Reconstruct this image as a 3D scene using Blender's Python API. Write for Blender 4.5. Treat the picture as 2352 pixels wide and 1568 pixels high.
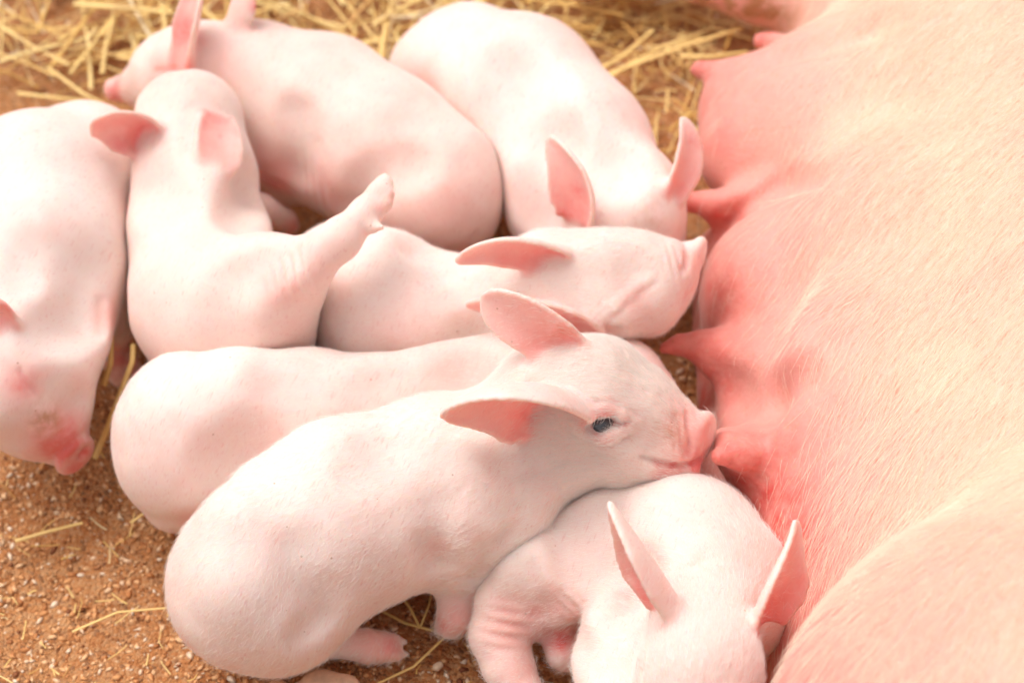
import bpy, math, random
import numpy as np
from mathutils import Vector
from mathutils.kdtree import KDTree

random.seed(7)
rng = np.random.default_rng(11)
SC = bpy.context.scene
COL = SC.collection
for o in list(bpy.data.objects):
    bpy.data.objects.remove(o)

# ------------------------------------------------------------------ camera
PITCH = math.radians(50)
DIST = 1.6
CAMLOC = np.array([0.0, -DIST*math.cos(PITCH), DIST*math.sin(PITCH)])
RT = np.array([1.0, 0, 0])
UP = np.array([0, math.sin(PITCH), math.cos(PITCH)])
FW = np.array([0, math.cos(PITCH), -math.sin(PITCH)])
LENS = 85.0
FPX = LENS/36*2352            # focal length in reference units of the 2352 x 1568 plan
cam = bpy.data.cameras.new('camera')
camo = bpy.data.objects.new('camera', cam)
COL.objects.link(camo)
camo.location = CAMLOC
camo.rotation_euler = (math.pi/2-PITCH, 0, 0)
cam.lens = LENS
cam.sensor_width = 36
cam.clip_end = 100
cam.clip_start = 0.05
cam.dof.use_dof = True
cam.dof.focus_distance = 1.345
cam.dof.aperture_fstop = 5.6
SC.camera = camo

# ------------------------------------------------------------------ light
SUN_EL, SUN_AZ = math.radians(58), math.radians(205)   # azimuth: direction the light comes from, seen from +Y clockwise
W = bpy.data.worlds.new('World')
SC.world = W
W.use_nodes = True
wn = W.node_tree.nodes
wl = W.node_tree.links
bg = wn['Background']
sky = wn.new('ShaderNodeTexSky')
sky.sky_type = 'NISHITA'
sky.sun_disc = False
sky.air_density = 1.0
sky.dust_density = 6.0
sky.ozone_density = 0.3
hs = wn.new('ShaderNodeHueSaturation')
hs.inputs['Saturation'].default_value = 0.12
tintn = wn.new('ShaderNodeMix'); tintn.data_type = 'RGBA'; tintn.blend_type = 'MULTIPLY'
tintn.inputs['Factor'].default_value = 1
tintn.inputs['B'].default_value = (1.0, 0.955, 0.95, 1)
wl.new(sky.outputs[0], hs.inputs['Color'])
wl.new(hs.outputs[0], tintn.inputs['A'])
wl.new(tintn.outputs['Result'], bg.inputs[0])
bg.inputs[1].default_value = 0.15
sun = bpy.data.lights.new('sun', 'SUN')
suno = bpy.data.objects.new('sun', sun)
COL.objects.link(suno)
sun.energy = .55
sun.angle = math.radians(45)
sun.color = (1.0, 0.965, 0.955)
sdir = Vector((-0.42, 0.30, 1.0)).normalized()     # towards the sun
suno.rotation_euler = (-sdir).to_track_quat('-Z', 'Y').to_euler()
suno.location = (0, 0, 5)
sky.sun_elevation = math.asin(sdir.z)
sky.sun_rotation = math.atan2(sdir.x, sdir.y)
SC.view_settings.view_transform = 'Standard'
SC.view_settings.look = 'None'
SC.view_settings.exposure = 0.27
SC.view_settings.gamma = 1
SC.render.film_transparent = False
SC.cycles.max_bounces = 8

# ------------------------------------------------------------------ plan -> world
def ray(u, v):
    d = FW + RT*((u-1176)/FPX) - UP*((v-784)/FPX)
    return d
def at(u, v, h):
    d = ray(u, v)
    t = (h-CAMLOC[2])/d[2]
    return CAMLOC + d*t
def scl(p):
    return float(np.dot(p-CAMLOC, FW))/FPX      # metres per plan unit at p
def camv(x, y, z):
    n = RT*x + UP*y - FW*z
    return n/np.linalg.norm(n)

def tag(o, label=None, cat=None, group=None, kind=None):
    if label: o['label'] = label
    if cat: o['category'] = cat
    if group: o['group'] = group
    if kind: o['kind'] = kind
    return o

# ------------------------------------------------------------------ materials
def newmat(name):
    m = bpy.data.materials.new(name)
    m.use_nodes = True
    return m, m.node_tree.nodes, m.node_tree.links, m.node_tree.nodes['Principled BSDF']
def rgba(c): return (c[0], c[1], c[2], 1)
def mixc(N, L, fac, a, b, mode='MIX'):
    n = N.new('ShaderNodeMix'); n.data_type = 'RGBA'; n.blend_type = mode
    for val, key in ((fac, 'Factor'), (a, 'A'), (b, 'B')):
        if isinstance(val, bpy.types.NodeSocket): L.new(val, n.inputs[key])
        elif key == 'Factor': n.inputs[key].default_value = val
        else: n.inputs[key].default_value = rgba(val)
    return n.outputs['Result']
def mathn(N, L, op, a, b=None, clamp=False):
    n = N.new('ShaderNodeMath'); n.operation = op; n.use_clamp = clamp
    for i, val in enumerate((a, b)):
        if val is None: continue
        if isinstance(val, bpy.types.NodeSocket): L.new(val, n.inputs[i])
        else: n.inputs[i].default_value = val
    return n.outputs[0]
def noise(N, L, scale, detail=4, rough=.55, vec=None, dist=0):
    n = N.new('ShaderNodeTexNoise')
    n.inputs['Scale'].default_value = scale
    n.inputs['Detail'].default_value = detail
    n.inputs['Roughness'].default_value = rough
    n.inputs['Distortion'].default_value = dist
    if vec is not None: L.new(vec, n.inputs['Vector'])
    return n.outputs['Fac']
def ramp(N, L, fac, stops):
    n = N.new('ShaderNodeValToRGB')
    els = n.color_ramp.elements
    while len(els) < len(stops): els.new(0.5)
    for e, (p, c) in zip(els, stops):
        e.position = p; e.color = rgba(c)
    L.new(fac, n.inputs[0])
    return n.outputs[0]
def smooth01(N, L, fac, lo, hi):
    n = N.new('ShaderNodeMapRange'); n.interpolation_type = 'SMOOTHSTEP'
    n.inputs['From Min'].default_value = lo; n.inputs['From Max'].default_value = hi
    L.new(fac, n.inputs['Value'])
    return n.outputs['Result']

def skin_mat(name, base, pink, red, blotch=.35, sss=.35, bump=.25, pores=0.0, seed=0.0):
    m, N, L, P = newmat(name)
    at_ = N.new('ShaderNodeAttribute'); at_.attribute_name = 'tint'
    sep = N.new('ShaderNodeSeparateColor'); L.new(at_.outputs['Color'], sep.inputs[0])
    geo = N.new('ShaderNodeNewGeometry')
    mp = N.new('ShaderNodeMapping'); mp.inputs['Location'].default_value = (seed, seed*.7, seed*.3)
    L.new(geo.outputs['Position'], mp.inputs['Vector'])
    vec = mp.outputs[0]
    n1 = noise(N, L, 14, 4, .6, vec)
    n2 = noise(N, L, 75, 5, .65, vec)
    n3 = noise(N, L, 420, 4, .6, vec)
    # pink blotches on the pale skin
    bl = smooth01(N, L, n1, .42, .72)
    bl = mathn(N, L, 'MULTIPLY', bl, blotch)
    n2m = mathn(N, L, 'MULTIPLY', mathn(N, L, 'SUBTRACT', n2, .5), 1.1)
    pk = mathn(N, L, 'ADD', sep.outputs[0], bl)
    pk = mathn(N, L, 'ADD', pk, mathn(N, L, 'MULTIPLY', n2m, .45), clamp=True)
    c = mixc(N, L, pk, base, pink)
    rd = mathn(N, L, 'ADD', sep.outputs[1], mathn(N, L, 'MULTIPLY', mathn(N, L, 'MULTIPLY', n2m, 3.0), sep.outputs[1]), clamp=True)
    c = mixc(N, L, rd, c, red)
    m3 = N.new('ShaderNodeMapping'); m3.vector_type = 'TEXTURE'
    m3.inputs['Rotation'].default_value = (.3, 0, math.radians(-25)); m3.inputs['Scale'].default_value = (1, 7, 2)
    L.new(vec, m3.inputs['Vector'])
    st = smooth01(N, L, noise(N, L, 900, 2, .5, m3.outputs[0]), .56, .74)
    c = mixc(N, L, mathn(N, L, 'MULTIPLY', st, .38), c, tuple(x*.78+y*.1 for x, y in zip(pink, red)))
    # dirt / scurf, plus shade painted brown on the sow's foreleg
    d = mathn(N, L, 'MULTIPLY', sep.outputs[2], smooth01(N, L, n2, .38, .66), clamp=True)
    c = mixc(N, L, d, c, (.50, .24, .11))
    sp = N.new('ShaderNodeTexVoronoi'); sp.inputs['Scale'].default_value = 120
    L.new(vec, sp.inputs['Vector'])
    wn_ = N.new('ShaderNodeSeparateColor'); L.new(sp.outputs['Color'], wn_.inputs[0])
    rare = mathn(N, L, 'GREATER_THAN', wn_.outputs[0], .88)
    dot = mathn(N, L, 'LESS_THAN', sp.outputs['Distance'], .075)
    c = mixc(N, L, mathn(N, L, 'MULTIPLY', mathn(N, L, 'MULTIPLY', rare, dot), .55), c, (.42, .17, .07))
    if pores > 0:
        vp = N.new('ShaderNodeTexVoronoi'); vp.inputs['Scale'].default_value = 260
        m2 = N.new('ShaderNodeMapping'); m2.vector_type = 'TEXTURE'; m2.inputs['Rotation'].default_value = (0, 0, math.radians(-35)); m2.inputs['Scale'].default_value = (1, 2.2, 1)
        L.new(vec, m2.inputs['Vector']); L.new(m2.outputs[0], vp.inputs['Vector'])
        pr = smooth01(N, L, vp.outputs['Distance'], .0, .40)
        pr = mathn(N, L, 'SUBTRACT', 1.0, pr)
        c = mixc(N, L, mathn(N, L, 'MULTIPLY', pr, pores), c, (.72, .30, .20))
    L.new(c, P.inputs['Base Color'])
    P.inputs['Roughness'].default_value = .55
    P.inputs['Specular IOR Level'].default_value = .35
    P.inputs['Subsurface Weight'].default_value = sss
    P.inputs['Subsurface Radius'].default_value = (1.0, .32, .2)
    P.inputs['Subsurface Scale'].default_value = .013
    P.inputs['Sheen Weight'].default_value = .25
    P.inputs['Sheen Roughness'].default_value = .4
    P.inputs['Sheen Tint'].default_value = (1, .93, .85, 1)
    bsum = mathn(N, L, 'ADD', mathn(N, L, 'MULTIPLY', n2, .6), mathn(N, L, 'MULTIPLY', n3, .25))
    b = N.new('ShaderNodeBump'); b.inputs['Strength'].default_value = bump
    b.inputs['Distance'].default_value = .003
    L.new(bsum, b.inputs['Height']); L.new(b.outputs[0], P.inputs['Normal'])
    return m
def simple_mat(name, col, rough=.6, spec=.5, var=0, scale=60, sss=0, bump=0, coat=0):
    m, N, L, P = newmat(name)
    geo = N.new('ShaderNodeNewGeometry')
    f = noise(N, L, scale, 5, .6, geo.outputs['Position'])
    c2 = tuple(max(0, x*(1-var)) for x in col); c1 = tuple(min(1, x*(1+var)) for x in col)
    L.new(ramp(N, L, f, [(.3, c2), (.7, c1)]), P.inputs['Base Color'])
    P.inputs['Roughness'].default_value = rough
    P.inputs['Specular IOR Level'].default_value = spec
    P.inputs['Subsurface Weight'].default_value = sss
    P.inputs['Subsurface Radius'].default_value = (1, .5, .3)
    P.inputs['Subsurface Scale'].default_value = .003
    P.inputs['Coat Weight'].default_value = coat
    if bump:
        b = N.new('ShaderNodeBump'); b.inputs['Strength'].default_value = bump; b.inputs['Distance'].default_value = .002
        L.new(f, b.inputs['Height']); L.new(b.outputs[0], P.inputs['Normal'])
    return m

M_PIG = skin_mat('piglet_skin', (.90, .735, .665), (.86, .47, .41), (.78, .19, .17), blotch=.34, sss=.6, bump=.22)
M_PIG2 = skin_mat('warm_piglet_skin', (.89, .69, .61), (.85, .45, .39), (.78, .19, .17), blotch=.42, sss=.6, bump=.22, seed=3)
M_SOW = skin_mat('sow_skin', (.84, .56, .42), (.83, .36, .30), (.70, .10, .08), blotch=.32, sss=.4, bump=.6, pores=.65, seed=5)
M_HAIRW = simple_mat('white_bristle', (.95, .90, .84), .45, .5)
M_HAIRB = simple_mat('blond_bristle', (.94, .81, .64), .42, .5, var=.08, scale=30)
M_EYE = simple_mat('eye_dark', (.05, .065, .08), .08, .6, coat=1)
M_EYEW = simple_mat('eye_white', (.55, .50, .46), .15, .5)
M_HOOF = simple_mat('hoof_horn', (.74, .50, .33), .55, .4, var=.25, scale=90, sss=.2, bump=.4)

# ------------------------------------------------------------------ implicit surface modelling
BIG = 1.0
class Field:
    def __init__(self, lo, hi, h):
        self.h = h
        self.i0 = np.floor(np.array(lo)/h).astype(int)
        i1 = np.ceil(np.array(hi)/h).astype(int)
        self.n = i1-self.i0+1
        self.F = np.full(tuple(self.n), BIG, np.float32)
        self.ax = [((self.i0[a]+np.arange(self.n[a]))*h).astype(np.float32) for a in range(3)]
        self.ears = []      # (points, normals, thickness)
        self.paint = []
    def box(self, lo, hi):
        a = np.floor(np.array(lo)/self.h).astype(int)-self.i0
        b = np.ceil(np.array(hi)/self.h).astype(int)-self.i0+1
        a = np.clip(a, 0, self.n); b = np.clip(b, 0, self.n)
        return tuple(slice(int(a[i]), int(b[i])) for i in range(3))
    def grid(self, s):
        return (self.ax[0][s[0]][:, None, None], self.ax[1][s[1]][None, :, None], self.ax[2][s[2]][None, None, :])
    def segd(self, s, a, ra, b, rb):
        X, Y, Z = self.grid(s)
        ab = b-a; L2 = float(ab@ab)
        if L2 < 1e-12:
            return np.sqrt((X-a[0])**2+(Y-a[1])**2+(Z-a[2])**2)-ra
        t = ((X-a[0])*ab[0]+(Y-a[1])*ab[1]+(Z-a[2])*ab[2])/L2
        t = np.clip(t, 0, 1)
        d = np.sqrt((X-a[0]-t*ab[0])**2+(Y-a[1]-t*ab[1])**2+(Z-a[2]-t*ab[2])**2)
        ts = t*t*(3-2*t)
        return d-(ra+(rb-ra)*(.5*t+.5*ts))
    def chain(self, pts, k, op='add'):
        """pts: list of (point, radius)"""
        P = np.array([p for p, r in pts]); R = np.array([r for p, r in pts])
        pad = k+4*self.h
        s = self.box((P-R[:, None]).min(0)-pad, (P+R[:, None]).max(0)+pad)
        if min(x.stop-x.start for x in s) <= 0: return
        d = None
        n = len(pts)
        for i in range(max(1, n-1)):
            j = min(i+1, n-1)
            e = self.segd(s, P[i], R[i], P[j], R[j])
            if d is None: d = e
            else:
                d = smin(d, e, max(.25*k, 1e-5))
        V = self.F[s]
        if op == 'add': self.F[s] = smin(V, d, k)
        else: self.F[s] = smax(V, -d, k)
    def wrinkle(self, c, rad, dirv, wl, amp, ph=0):
        s = self.box(c-rad, c+rad)
        X, Y, Z = self.grid(s)
        q = ((X-c[0])**2+(Y-c[1])**2+(Z-c[2])**2)/rad**2
        m = np.clip(1-q, 0, 1)**1.5
        t = (X-c[0])*dirv[0]+(Y-c[1])*dirv[1]+(Z-c[2])*dirv[2]
        o = (X-c[0])*dirv[1]-(Y-c[1])*dirv[0]+(Z-c[2])*dirv[1]
        w = np.sin(2*math.pi*t/wl+ph+.9*np.sin(o*90))
        w = np.sign(w)*np.abs(w)**.8
        self.F[s] += (amp*m*w).astype(np.float32)
    def disc(self, c, n, R, t, k):
        s = self.box(c-R-t-k-.01, c+R+t+k+.01)
        X, Y, Z = self.grid(s)
        a = (X-c[0])*n[0]+(Y-c[1])*n[1]+(Z-c[2])*n[2]
        r = np.sqrt(np.maximum((X-c[0])**2+(Y-c[1])**2+(Z-c[2])**2-a*a, 0))
        d = np.sqrt(np.maximum(r-R+t, 0)**2+a*a)-t
        d = d+np.clip(1-r/(R*.8), 0, 1)*t*.25
        self.F[s] = smin(self.F[s], d, k)
    def hit(self, u, v):
        d = ray(u, v); d = d/np.linalg.norm(d)
        t = np.arange(.9, 2.4, .0005)
        p = CAMLOC+t[:, None]*d
        i = np.rint(p/self.h).astype(int)-self.i0
        ok = np.all((i >= 0) & (i < self.n), 1)
        p = p[ok]; i = i[ok]
        f = self.F[i[:, 0], i[:, 1], i[:, 2]]
        w = np.where(f < 0)[0]
        if len(w) == 0:
            w = [int(np.argmin(f))] if len(f) else None
            if w is None: return at(u, v, .08)
        return p[w[0]]
    def ear(self, ctrl, n, wmax, curl, rng_=(-1, 1), thick=.0017, k=.007, prof=None, twist=0):
        """ctrl: world points base..tip; n: direction the opening faces; wmax: half width"""
        prof = prof or [(0, .55), (.15, .78), (.35, 1), (.55, .95), (.75, .68), (.9, .36), (1, .05)]
        C = np.array(ctrl)
        def curve(s):
            m = len(C)-1
            out = np.zeros(3)
            for i in range(m+1):
                out += math.comb(m, i)*(s**i)*((1-s)**(m-i))*C[i]
            return out
        L = sum(np.linalg.norm(C[i+1]-C[i]) for i in range(len(C)-1))
        ns = max(10, int(L/.0011)); nw = max(10, int(2*wmax/.0011))
        pts = []; nor = []; sv = []
        ps = [p[0] for p in prof]; pw = [p[1] for p in prof]
        for a in range(ns+1):
            s = a/ns
            c = curve(s); t = curve(min(1, s+.01))-curve(max(0, s-.01)); t /= np.linalg.norm(t)
            nn = n-t*np.dot(n, t); nn /= np.linalg.norm(nn)
            sd = np.cross(t, nn)
            tw = twist*s
            nn, sd = nn*math.cos(tw)+sd*math.sin(tw), sd*math.cos(tw)-nn*math.sin(tw)
            w = wmax*np.interp(s, ps, pw)
            A = curl*(1-.45*s)
            for b in range(nw+1):
                q = rng_[0]+(rng_[1]-rng_[0])*b/nw
                if A > .01:
                    R = w/A; th = q*A
                    p = c+sd*R*math.sin(th)+nn*R*(1-math.cos(th)); no = nn*math.cos(th)-sd*math.sin(th)
                else:
                    p = c+sd*w*q; no = nn
                pts.append(p); nor.append(no); sv.append(s)
        pts = np.array(pts); nor = np.array(nor)
        tk = KDTree(len(pts))
        for i, p in enumerate(pts): tk.insert(p, i)
        tk.balance()
        pad = k+3*self.h
        s = self.box(pts.min(0)-pad, pts.max(0)+pad)
        X, Y, Z = [a.ravel() for a in self.grid(s)]
        D = np.full((len(X), len(Y), len(Z)), BIG, np.float32)
        # coarse cull
        for i, x in enumerate(X):
            near = pts[np.abs(pts[:, 0]-x) < pad+.001]
            if not len(near): continue
            ymn, ymx = near[:, 1].min()-pad, near[:, 1].max()+pad
            zmn, zmx = near[:, 2].min()-pad, near[:, 2].max()+pad
            js = np.where((Y > ymn) & (Y < ymx))[0]; ks = np.where((Z > zmn) & (Z < zmx))[0]
            if not len(js) or not len(ks): continue
            yy = Y[js][:, None, None]; zz = Z[ks][None, :, None]
            d2 = (yy-near[None, None, ::1, 1])**2+(zz-near[None, None, ::1, 2])**2+(x-near[None, None, ::1, 0])**2
            D[i, js[0]:js[-1]+1, ks[0]:ks[-1]+1] = np.sqrt(d2.min(2))-thick
        self.F[s] = smin(self.F[s], D, k)
        self.ears.append((pts, nor, thick, np.array(sv)))

def smin(a, b, k):
    h = np.maximum(k-np.abs(a-b), 0)/k
    return np.minimum(a, b)-h*h*k*.25
def smax(a, b, k):
    h = np.maximum(k-np.abs(a-b), 0)/k
    return np.maximum(a, b)+h*h*k*.25

def part_bodies(f, g, gap=-.0012, k=.011):
    """two bodies that press on each other meet in a shared contact face"""
    lo = np.maximum(f.i0, g.i0); hi = np.minimum(f.i0+f.n, g.i0+g.n)
    if np.any(hi <= lo): return
    sf = tuple(slice(int(lo[a]-f.i0[a]), int(hi[a]-f.i0[a])) for a in range(3))
    sg = tuple(slice(int(lo[a]-g.i0[a]), int(hi[a]-g.i0[a])) for a in range(3))
    A = f.F[sf].copy(); B = g.F[sg].copy()
    f.F[sf] = smax(A, (A-B)*.5+gap, k)
    g.F[sg] = smax(B, (B-A)*.5+gap, k)

def surface_nets(f):
    F = f.F
    nx, ny, nz = F.shape
    S = F < 0
    cn = (nx-1, ny-1, nz-1)
    cells = []; poss = []; quads = []
    for ax in range(3):
        sl0 = [slice(None)]*3; sl1 = [slice(None)]*3
        sl0[ax] = slice(0, -1); sl1[ax] = slice(1, None)
        a = S[tuple(sl0)]; b = S[tuple(sl1)]
        idx = np.argwhere(a != b)
        if not len(idx): continue
        i1 = idx.copy(); i1[:, ax] += 1
        fa = F[idx[:, 0], idx[:, 1], idx[:, 2]]; fb = F[i1[:, 0], i1[:, 1], i1[:, 2]]
        t = fa/(fa-fb)
        pos = idx.astype(np.float64); pos[:, ax] += t
        o1, o2 = [(1, 2), (2, 0), (0, 1)][ax]
        lins = []
        okall = np.ones(len(idx), bool)
        for (d1, d2) in ((0, 0), (1, 0), (1, 1), (0, 1)):
            c = idx.copy(); c[:, o1] -= d1; c[:, o2] -= d2
            ok = (c[:, 0] >= 0) & (c[:, 1] >= 0) & (c[:, 2] >= 0) & (c[:, 0] < cn[0]) & (c[:, 1] < cn[1]) & (c[:, 2] < cn[2])
            lin = (c[:, 0]*cn[1]+c[:, 1])*cn[2]+c[:, 2]
            cells.append(lin[ok]); poss.append(pos[ok])
            lins.append(lin); okall &= ok
        q = np.stack(lins, 1)[okall]
        flip = (fa < 0)[okall]
        q[~flip] = q[~flip][:, ::-1]
        quads.append(q)
    cells = np.concatenate(cells); poss = np.concatenate(poss); quads = np.concatenate(quads)
    u, inv = np.unique(cells, return_inverse=True)
    cnt = np.bincount(inv, minlength=len(u))
    V = np.stack([np.bincount(inv, weights=poss[:, a], minlength=len(u))/cnt for a in range(3)], 1)
    Q = np.searchsorted(u, quads)
    return V, Q

def relax(V, Q, it, lam=.5):
    e = np.concatenate([Q[:, [0, 1]], Q[:, [1, 2]], Q[:, [2, 3]], Q[:, [3, 0]]])
    n = len(V)
    deg = np.bincount(e[:, 0], minlength=n)+np.bincount(e[:, 1], minlength=n)
    deg = np.maximum(deg, 1)
    for k in range(it):
        l = lam if k % 2 == 0 else -lam*1.02
        S = np.stack([np.bincount(e[:, 0], weights=V[e[:, 1], a], minlength=n)+np.bincount(e[:, 1], weights=V[e[:, 0], a], minlength=n) for a in range(3)], 1)
        V = V+l*(S/deg[:, None]-V)
    return V

def link_mesh(name, V, Fc, mat, parent=None, smooth=True):
    me = bpy.data.meshes.new(name)
    V = np.asarray(V, np.float32)
    if isinstance(Fc, np.ndarray):
        me.vertices.add(len(V)); me.vertices.foreach_set('co', V.ravel())
        nf, c = Fc.shape
        me.loops.add(nf*c); me.loops.foreach_set('vertex_index', Fc.ravel().astype(np.int32))
        me.polygons.add(nf)
        me.polygons.foreach_set('loop_start', np.arange(0, nf*c, c, dtype=np.int32))
        me.polygons.foreach_set('loop_total', np.full(nf, c, np.int32))
        me.update(calc_edges=True); me.validate()
    else:
        me.from_pydata([tuple(v) for v in V], [], Fc)
    if smooth:
        me.polygons.foreach_set('use_smooth', [True]*len(me.polygons))
    me.materials.append(mat)
    o = bpy.data.objects.new(name, me)
    COL.objects.link(o)
    if parent is not None: o.parent = parent
    return o

def build_body(name, f, mat, relaxn=4, extra=None):
    V, Q = surface_nets(f)
    V = relax(V, Q, relaxn)
    V = (V+f.i0)*f.h
    # throw away the unseen underside below the ground
    n = len(V)
    # normals
    fn = np.cross(V[Q[:, 2]]-V[Q[:, 0]], V[Q[:, 3]]-V[Q[:, 1]])
    VN = np.zeros_like(V)
    for c in range(4):
        for a in range(3):
            VN[:, a] += np.bincount(Q[:, c], weights=fn[:, a], minlength=n)
    VN /= np.maximum(np.linalg.norm(VN, axis=1), 1e-9)[:, None]
    T = np.zeros((n, 4), np.float32); T[:, 3] = 1
    earm = np.zeros(n, np.float32)
    for pts, nor, thick, sv in f.ears:
        kd = KDTree(len(pts))
        for i, p in enumerate(pts): kd.insert(p, i)
        kd.balance()
        lo = pts.min(0)-.012; hi = pts.max(0)+.012
        cand = np.where(np.all((V > lo) & (V < hi), 1))[0]
        for i in cand:
            co, j, d = kd.find(V[i])
            w = max(0.0, min(1.0, 1.9-d/(thick*2.2)))
            if w <= 0: continue
            inner = max(0.0, float(np.dot(VN[i], nor[j])))
            earm[i] = max(earm[i], w)
            T[i, 0] = max(T[i, 0], w*(.22+.36*inner+.30*inner*(1-sv[j])))
            T[i, 1] = max(T[i, 1], w*inner*(.04+.42*(1-sv[j])**2))
    for ch, p, r, s in f.paint:
        d = np.linalg.norm(V-p, axis=1)/r
        w = np.clip(1-d, 0, 1); w = w*w*(3-2*w)
        T[:, ch] = np.maximum(T[:, ch], w*s) if s > 0 else T[:, ch]*(1+w*s)
    if extra is not None: T = extra(V, T)
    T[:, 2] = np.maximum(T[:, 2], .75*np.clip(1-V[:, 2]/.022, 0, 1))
    o = link_mesh(name, V, Q, mat)
    a = o.data.color_attributes.new('tint', 'FLOAT_COLOR', 'POINT')
    a.data.foreach_set('color', T.ravel())
    return o, V, Q, VN, T, earm

# ------------------------------------------------------------------ hair
def grow_hair(name, parent, mat, V, Q, VN, n, length, radius, dirf, dens=None, lift=.35, jitter=.25, curve=.3, facing=-.3, mask=None):
    fc = V[Q].mean(1)
    fn = np.cross(V[Q[:, 2]]-V[Q[:, 0]], V[Q[:, 3]]-V[Q[:, 1]])
    area = np.linalg.norm(fn, axis=1)*.5
    nn = fn/np.maximum(area*2, 1e-12)[:, None]
    w = area.copy()
    tocam = CAMLOC-fc; tocam /= np.linalg.norm(tocam, axis=1)[:, None]
    w *= ((nn*tocam).sum(1) > facing)
    w *= fc[:, 2] > 0.004
    if dens is not None: w = w*dens(fc)
    if mask is not None: w = w*(1-.93*mask[Q].max(1))
    w /= w.sum()
    idx = rng.choice(len(Q), n, p=w)
    a = rng.random((n, 1)); b = rng.random((n, 1))
    q = Q[idx]
    p = (V[q[:, 0]]*(1-a)+V[q[:, 1]]*a)*(1-b)+(V[q[:, 3]]*(1-a)+V[q[:, 2]]*a)*b
    nr = nn[idx]
    d = dirf(p)
    d = d+rng.normal(0, jitter, d.shape)
    d = d-nr*(d*nr).sum(1)[:, None]
    d /= np.maximum(np.linalg.norm(d, axis=1), 1e-6)[:, None]
    L = (length*(.55+.9*rng.random((n, 1)))) if not callable(length) else length(p)[:, None]*(.55+.9*rng.random((n, 1)))
    lf = lift*(.5+rng.random((n, 1)))
    side = np.cross(d, nr)*rng.normal(0, curve*.4, (n, 1))
    K = 5
    P = np.zeros((n, K, 3), np.float32)
    for i in range(K):
        s = i/(K-1)
        P[:, i] = p-nr*.0003+L*(d*s+nr*(lf*(s-.55*s*s))+side*s*s)
    cv = bpy.data.hair_curves.new(name)
    cv.add_curves([K]*n)
    cv.attributes['position'].data.foreach_set('vector', P.reshape(-1))
    ra = cv.attributes.get('radius') or cv.attributes.new('radius', 'FLOAT', 'POINT')
    rr = np.tile(np.array([1, .95, .8, .55, .12], np.float32)*radius, n)*np.repeat(.7+.6*rng.random(n), K)
    ra.data.foreach_set('value', rr.astype(np.float32))
    cv.materials.append(mat)
    o = bpy.data.objects.new(name, cv)
    COL.objects.link(o)
    o.parent = parent
    return o

# ------------------------------------------------------------------ piglet kit
HV = .0016
class Pig:
    def __init__(self, lo, hi, h=HV):
        self.f = Field(lo, hi, h)
        self.eyes = []
    def c(self, k, *pts, op='add'):
        q = []
        for (u, v, hh, r) in pts:
            p = at(u, v, hh); q.append((p, r*scl(p)))
        self.f.chain(q, k, op)
    def sc(self, k, depth, *pts, op='cut'):
        """a crease (cut) or ridge (add) that follows the surface; pts: (u, v, r); depth > 0 sinks its axis below the skin"""
        q = []
        for (u, v, r) in pts:
            p = self.f.hit(u, v); s = scl(p)
            q.append((p+(CAMLOC-p)/np.linalg.norm(CAMLOC-p)*(-depth*s), r*s))
        self.f.chain(q, k, op)
    def ear(self, pts, n, wpx, curl, **kw):
        """pts: (u, v, units towards the camera from the skin at the root)"""
        p0 = self.f.hit(pts[0][0], pts[0][1]); sc_ = scl(p0); D0 = sc_*FPX
        P = [CAMLOC+ray(u, v)*(D0-dk*sc_) for (u, v, dk) in pts]
        P[0] = P[0]-(CAMLOC-P[0])/np.linalg.norm(CAMLOC-P[0])*12*sc_
        self.f.ear(P, camv(*n), wpx*sc_, curl, **kw)
    def disc(self, u, v, h, R, t, n, k=.003, rim=.35):
        p = at(u, v, h); q = scl(p)
        self.f.disc(p, camv(*n), R*q, t*q, k)
    def groove(self, g, w, *pts, k=None):
        if k is None:
            k = .006 if w < 28 else .013
            g = g if w < 28 else g*.72
        r = w*w/(8*g)+g/2
        self.sc(k, -(r-g), *[(u, v, r) for u, v in pts])
    def ridge(self, g, w, *pts, k=.006):
        r = w*w/(8*g)+g/2
        self.sc(k, r-g, *[(u, v, r) for u, v in pts], op='add')
    def lumps(self, amp):
        X, Y, Z = self.f.grid(tuple(slice(0, int(n)) for n in self.f.n))
        q = np.sin(X*97+1.3*np.sin(Y*61)+Z*40)*np.sin(Y*83+1.1*np.sin(Z*71+X*30))*np.sin(Z*90+X*37+Y*21)
        q2 = np.sin(X*190+2*np.sin(Z*120))*np.sin(Y*170+1.5*np.sin(X*110))*np.sin(Z*160+1)
        self.f.F += (amp*(q+.4*q2)).astype(np.float32)
    def dot(self, ch, u, v, r, s):
        p = self.f.hit(u, v)
        self.f.paint.append((ch, p, r*scl(p), s))
    def wr(self, u, v, r, ang, wl, amp, ph=0):
        p = self.f.hit(u, v); s = scl(p)
        d = RT*math.cos(ang)+UP*math.sin(ang)
        self.f.wrinkle(p, r*s, d, wl*s, amp*s, ph)

def bounds(us, vs, hs_):
    P = np.array([at(u, v, h) for u in us for v in vs for h in hs_])
    return P.min(0)-.01, P.max(0)+.01
def newpig(u0, u1, v0, v1, h1, h=HV):
    P = np.array([at(u, v, hh) for u in (u0, u1) for v in (v0, v1) for hh in (0, h1)])
    lo, hi = P.min(0), P.max(0)
    lo[2] = -.03; hi[2] = h1+.03
    return Pig(lo, hi, h)

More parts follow.
